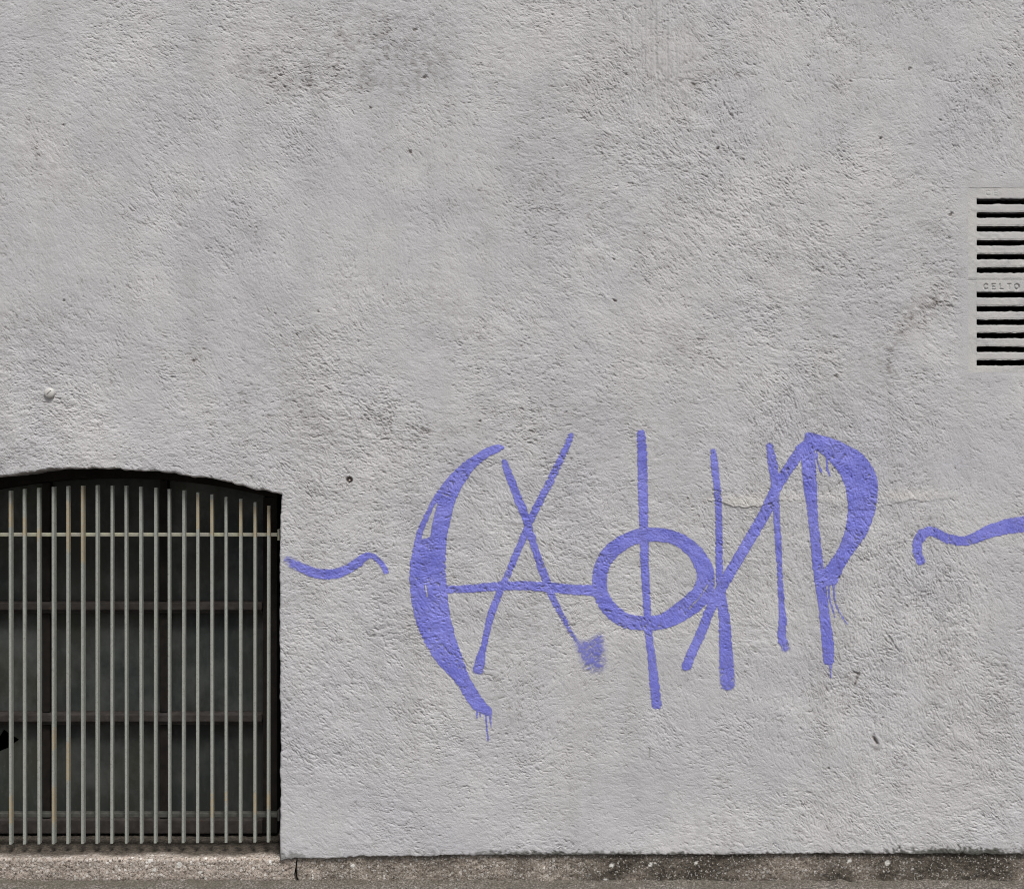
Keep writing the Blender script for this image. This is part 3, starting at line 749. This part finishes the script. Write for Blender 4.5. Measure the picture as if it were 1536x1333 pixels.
LET = {}
LET['C'] = [area(poly4([(500, 124), (450, 138), (400, 170), (350, 205), (300, 255), (250, 320), (210, 395), (180, 460), (158, 540), (146, 620), (148, 700), (158, 780),
        (180, 860), (215, 930), (260, 1000), (330, 1075), (370, 1140), (400, 1180), (425, 1192), (448, 1205), (468, 1203), (475, 1185), (440, 1145), (405, 1090), (375, 1030), (355, 970),
        (330, 900), (312, 830), (300, 760), (293, 690), (288, 620), (290, 540), (298, 470), (312, 410), (328, 350), (350, 300), (385, 245), (420, 205), (465, 170), (505, 152), (524, 136)])),
    cut(poly4([(262, 343), (240, 375), (222, 415), (205, 455), (190, 505), (205, 500), (229, 492), (234, 455), (241, 415), (250, 380)])),
    cut(poly4([(205, 684), (212, 682), (216, 710), (220, 732), (214, 734), (208, 710)])),
    stroke(Z4([(414, 1180, 6), (414, 1200, 4.5), (415, 1218, 4)]), 1, .4), stroke(Z4([(426, 1185, 5), (428, 1212, 4)]), 1, .4),
    stroke(Z4([(449, 1195, 7), (453, 1250, 5.5), (459, 1308, 5)]), 1, .4), stroke(Z4([(465, 1195, 8), (468, 1225, 6), (471, 1256, 5)]), 1, .4)]
LET['A'] = [stroke(Z4([(790, 88, 21), (760, 160, 25), (700, 285, 28), (640, 400, 27), (610, 470, 26), (560, 590, 26), (520, 680, 25), (475, 790, 28), (455, 870, 25), (440, 935, 23), (427, 985, 36), (420, 1022, 40)]), 1, [1.6, 1.2, 1.2, 1.2, 1.2, 1.5, 2.2]),
    stroke(Z4([(525, 195, 22), (540, 240, 29), (575, 330, 32), (610, 420, 31), (640, 520, 27), (670, 610, 29), (695, 680, 33), (722, 745, 26), (760, 820, 20), (790, 875, 14), (822, 925, 12)]), [1, 1, 1, 1, 1, 1, 1, .95, .8, .75, .7], [1.2, 1.2, 1.2, 1.2, 1.4, 2.0, 2.4]),
    stroke(Z4([(298, 703, 30), (380, 700, 30), (500, 690, 34), (600, 688, 35), (690, 692, 37), (780, 702, 38), (888, 708, 42)]), 1, 1.2),
    area(poly4([(806, 908), (850, 912), (880, 898), (908, 880), (920, 915), (918, 965), (902, 1000), (870, 1005), (842, 990), (824, 955)]), .62, 4.5),
    area(poly4([(835, 950), (915, 920), (922, 960), (925, 1005), (895, 1032), (848, 1018)]), .45, 7.0)]
LET['F'] = [stroke(Z5([(113, 735, 62), (130, 650, 64), (175, 590, 66), (240, 548, 62), (310, 527, 62), (400, 530, 58), (470, 555, 60), (530, 605, 66), (568, 670, 74), (575, 720, 78), (560, 780, 88),
        (510, 830, 88), (440, 878, 76), (380, 905, 66), (310, 910, 62), (230, 900, 64), (165, 855, 66), (125, 795, 64)]), 1, 1.1, True),
    stroke(Z5([(295, 88, 33), (300, 200, 42), (303, 350, 41), (307, 500, 38), (310, 650, 35), (318, 800, 32), (325, 930, 32), (340, 1060, 34), (352, 1170, 40), (363, 1265, 41)]), 1, 1.2),
    cut(poly5([(583, 742), (588, 745), (568, 775), (540, 815), (505, 850), (502, 845), (540, 805), (566, 770)]), 2.0)]
LET['I'] = [stroke(Z5([(607, 165, 22), (615, 240, 31), (628, 360, 28), (633, 500, 28), (635, 650, 31), (640, 760, 37), (655, 880, 46), (662, 1000, 54), (667, 1100, 62), (670, 1170, 62)]), [1, 1, 1, 1, 1, 1, 1, 1, .98, .80], [1.4, 1.1, 1.1, 1.2, 1.4, 2.4]),
    stroke(Z5([(985, 165, 48), (930, 245, 44), (880, 325, 46), (840, 420, 48), (770, 540, 48), (700, 660, 46), (650, 745, 46), (600, 840, 43), (560, 940, 40), (520, 1030, 40), (492, 1095, 42)]), 1, [1.2, 1.2, 1.2, 1.2, 1.6]),
    stroke(Z5([(852, 143, 28), (865, 210, 40), (878, 310, 35), (880, 400, 28), (890, 550, 26), (897, 680, 23), (903, 790, 24), (910, 900, 32), (907, 970, 37), (922, 1018, 34)]), [1, 1, 1, 1, 1, 1, 1, 1, .98, .75], [1.6, 1.2, 1.2, 1.2, 1.3, 2.8])]
LET['P'] = [stroke(Z5([(1019, 150, 60), (1020, 200, 62), (1030, 320, 57), (1040, 440, 43), (1055, 580, 44), (1068, 700, 46), (1085, 820, 43), (1095, 900, 46), (1105, 990, 51), (1110, 1070, 46)]), 1, 1.0),
    area(poly5([(965, 150), (998, 122), (1006, 96), (1013, 84), (1030, 84), (1060, 90), (1120, 107), (1190, 137), (1250, 172), (1290, 217), (1314, 265), (1322, 320), (1317, 390), (1300, 460), (1270, 530), (1220, 600), (1180, 660), (1148, 730),
          (1125, 745), (1095, 740), (1072, 700), (1110, 650), (1150, 590), (1180, 510), (1192, 430), (1190, 360), (1175, 300), (1150, 250), (1110, 205), (1065, 165), (1035, 152), (1000, 155)]), 1, 1.1),
    stroke(Z5([(1058, 160, 9), (1061, 210, 7), (1080, 255, 6)]), 1, .4), stroke(Z5([(1105, 195, 10), (1103, 235, 8), (1114, 268, 6)]), 1, .4),
    stroke(Z5([(1110, 740, 8), (1113, 800, 7), (1137, 885, 5)]), .95, .4), stroke(Z5([(1131, 740, 8), (1141, 830, 6.5), (1190, 915, 5)]), .95, .4),
    stroke(Z5([(1116, 1085, 10), (1118, 1110, 6), (1119, 1146, 5)]), 1, .4)]
SQL = [stroke(Z7([(85, 455, 62), (150, 490, 90), (280, 560, 104), (400, 605, 108), (530, 622, 110), (650, 612, 110), (780, 560, 104), (880, 500, 108), (960, 435, 95), (1040, 405, 68), (1110, 438, 58), (1180, 515, 58), (1222, 588, 56)]),
              [.55, .9, 1, 1, 1, 1, 1, 1, 1], [4, 2, 1.3, 1.3, 1.2, 1.2, 1.4])]
SQR = [stroke(Z6([(320, 790, 100), (290, 720, 100), (280, 610, 105), (320, 500, 125), (420, 440, 105), (520, 470, 105), (640, 530, 110), (820, 555, 110), (960, 520, 125), (1120, 450, 155), (1300, 395, 170), (1450, 370, 180), (1560, 352, 180), (1700, 300, 150), (1850, 230, 80)]), 1, 1.2)]

edge_n = blurred(1.2)
def coverage(items, A, B):
    cov = np.zeros_like(A)
    en = 0.35 * sample(edge_n, A, B)
    for it in items:
        pts = it[1]; m = 10 + (pts[:, 2].max() if it[0] == 'S' else 0)
        sel = (A > pts[:, 0].min() - m) & (A < pts[:, 0].max() + m) & (B > pts[:, 1].min() - m) & (B < pts[:, 1].max() + m)
        if not sel.any(): continue
        a_, b_, e_ = A[sel], B[sel], en[sel]
        if it[0] == 'S':
            _, q, opa, sf, closed = it
            best = np.zeros_like(a_)
            idx = range(len(q) if closed else len(q) - 1)
            for i in idx:
                p0, p1 = q[i], q[(i + 1) % len(q)]; j = (i + 1) % len(q)
                dx_, dy_ = p1[0] - p0[0], p1[1] - p0[1]
                tt = np.clip(((a_ - p0[0]) * dx_ + (b_ - p0[1]) * dy_) / (dx_ * dx_ + dy_ * dy_ + 1e-9), 0, 1)
                hw = 0.5 * (p0[2] + tt * (p1[2] - p0[2])); s_ = sf[i]
                d_ = hw - np.hypot(a_ - p0[0] - tt * dx_, b_ - p0[1] - tt * dy_) + e_ * np.minimum(1, hw)
                best = np.maximum(best, sm(-s_, s_, d_) * (opa[i] + tt * (opa[j] - opa[i])))
        else:
            _, q, op, s_ = it
            ins = np.zeros(a_.shape, bool); dm = np.full(a_.shape, 1e9)
            for i in range(len(q)):
                (x0, y0), (x1, y1) = q[i], q[(i + 1) % len(q)]
                tt = np.clip(((a_ - x0) * (x1 - x0) + (b_ - y0) * (y1 - y0)) / ((x1 - x0) ** 2 + (y1 - y0) ** 2 + 1e-9), 0, 1)
                dm = np.minimum(dm, np.hypot(a_ - x0 - tt * (x1 - x0), b_ - y0 - tt * (y1 - y0)))
                if y0 != y1: ins ^= ((y0 > b_) != (y1 > b_)) & (a_ < (x1 - x0) * (b_ - y0) / (y1 - y0) + x0)
            best = sm(-s_, s_, np.where(ins, dm, -dm) + e_) * op
            if it[0] == 'X':
                cov[sel] = cov[sel] * (1 - best); continue
        cov[sel] = np.maximum(cov[sel], best)
    return cov
def half(a):
    o = np.zeros((a.shape[0] * 2 - 1, a.shape[1] * 2 - 1))
    o[::2, ::2] = a; o[1::2, ::2] = 0.5 * (a[1:] + a[:-1]); o[:, 1::2] = 0.5 * (o[:, :-2:2] + o[:, 2::2]); return o
def paint_skin(groups, bbox):
    """groups: list of (object name, items); returns meshes that never overlap one another"""
    j0, j1 = ci(bbox[0]), ci(bbox[1]); i0, i1 = ri(bbox[2]), ri(bbox[3])
    sl = (slice(i0, i1 + 1), slice(j0, j1 + 1))
    A, B = half(VXp[sl]), half(VYp[sl]); X3, Y3, Z3 = half(Xv[sl]), half(WYv[sl]), half(Zv[sl])
    covs = np.stack([coverage(it, A, B) for _, it in groups]); tot = covs.max(0)
    own = covs.argmax(0); tot = tot * (1 - 0.3 * sm(0.15, 0.9, sample(tear, A, B)))
    tot = np.clip(tot + 0.2 * np.clip(sample(crumb, A, B), -1.5, 1.5) * 4 * tot * (1 - tot), 0, 1)
    cmax = np.maximum(np.maximum(tot[:-1, :-1], tot[1:, :-1]), np.maximum(tot[:-1, 1:], tot[1:, 1:]))
    oc = own[:-1, :-1].copy()
    for sli in ((slice(1, None), slice(None, -1)), (slice(None, -1), slice(1, None)), (slice(1, None), slice(1, None))):
        oc = np.where(tot[:-1, :-1] < 0.01, np.where(tot[sli] > 0.01, own[sli], oc), oc)
    n_r, n_c = A.shape
    cc = np.stack([X3, Y3 - 0.0009, Z3], -1).reshape(-1, 3); out = []
    for g_, (nm, _) in enumerate(groups):
        q = grid_quads(n_r, n_c, (cmax > 0.01) & (oc == g_))
        u, inv = np.unique(q, return_inverse=True)
        out.append(mesh_np(nm, cc[u], inv.reshape(q.shape), False, {'cover': tot.ravel()[u]}))
    return out
names = {'C': 'crescent letter with drips at its lower tip', 'A': 'crossed letter with a long bar and a fuzzy spray blot', 'F': 'round letter with a tall upright through it',
         'I': 'letter of two uprights joined by a slanting stroke', 'P': 'letter with a swollen bowl and thin paint drips'}
word = empty('graffiti_lettering', (float(PX(965)), -0.002, float(PZ(1110))), 'violet blue spray painted graffiti word in five tall angular letters', 'graffiti')
for (k, lab), me in zip(names.items(), paint_skin([('painted_letter', LET[k]) for k in names], (604, 1345, 636, 1122))):
    o = link('painted_letter', me, M_PAINT, word); o['label'] = lab
me = paint_skin([('graffiti_squiggle', SQL)], (421.5, 594, 815, 880))[0]
tag(link('graffiti_squiggle', me, M_PAINT), 'violet blue spray painted wavy dash beside the barred window', 'graffiti', 'wavy dashes either side of the word')
me = paint_skin([('graffiti_squiggle', SQR)], (1360, 1590, 745, 855))[0]
tag(link('graffiti_squiggle', me, M_PAINT), 'violet blue spray painted wavy dash with a hooked end below the vents', 'graffiti', 'wavy dashes either side of the word')
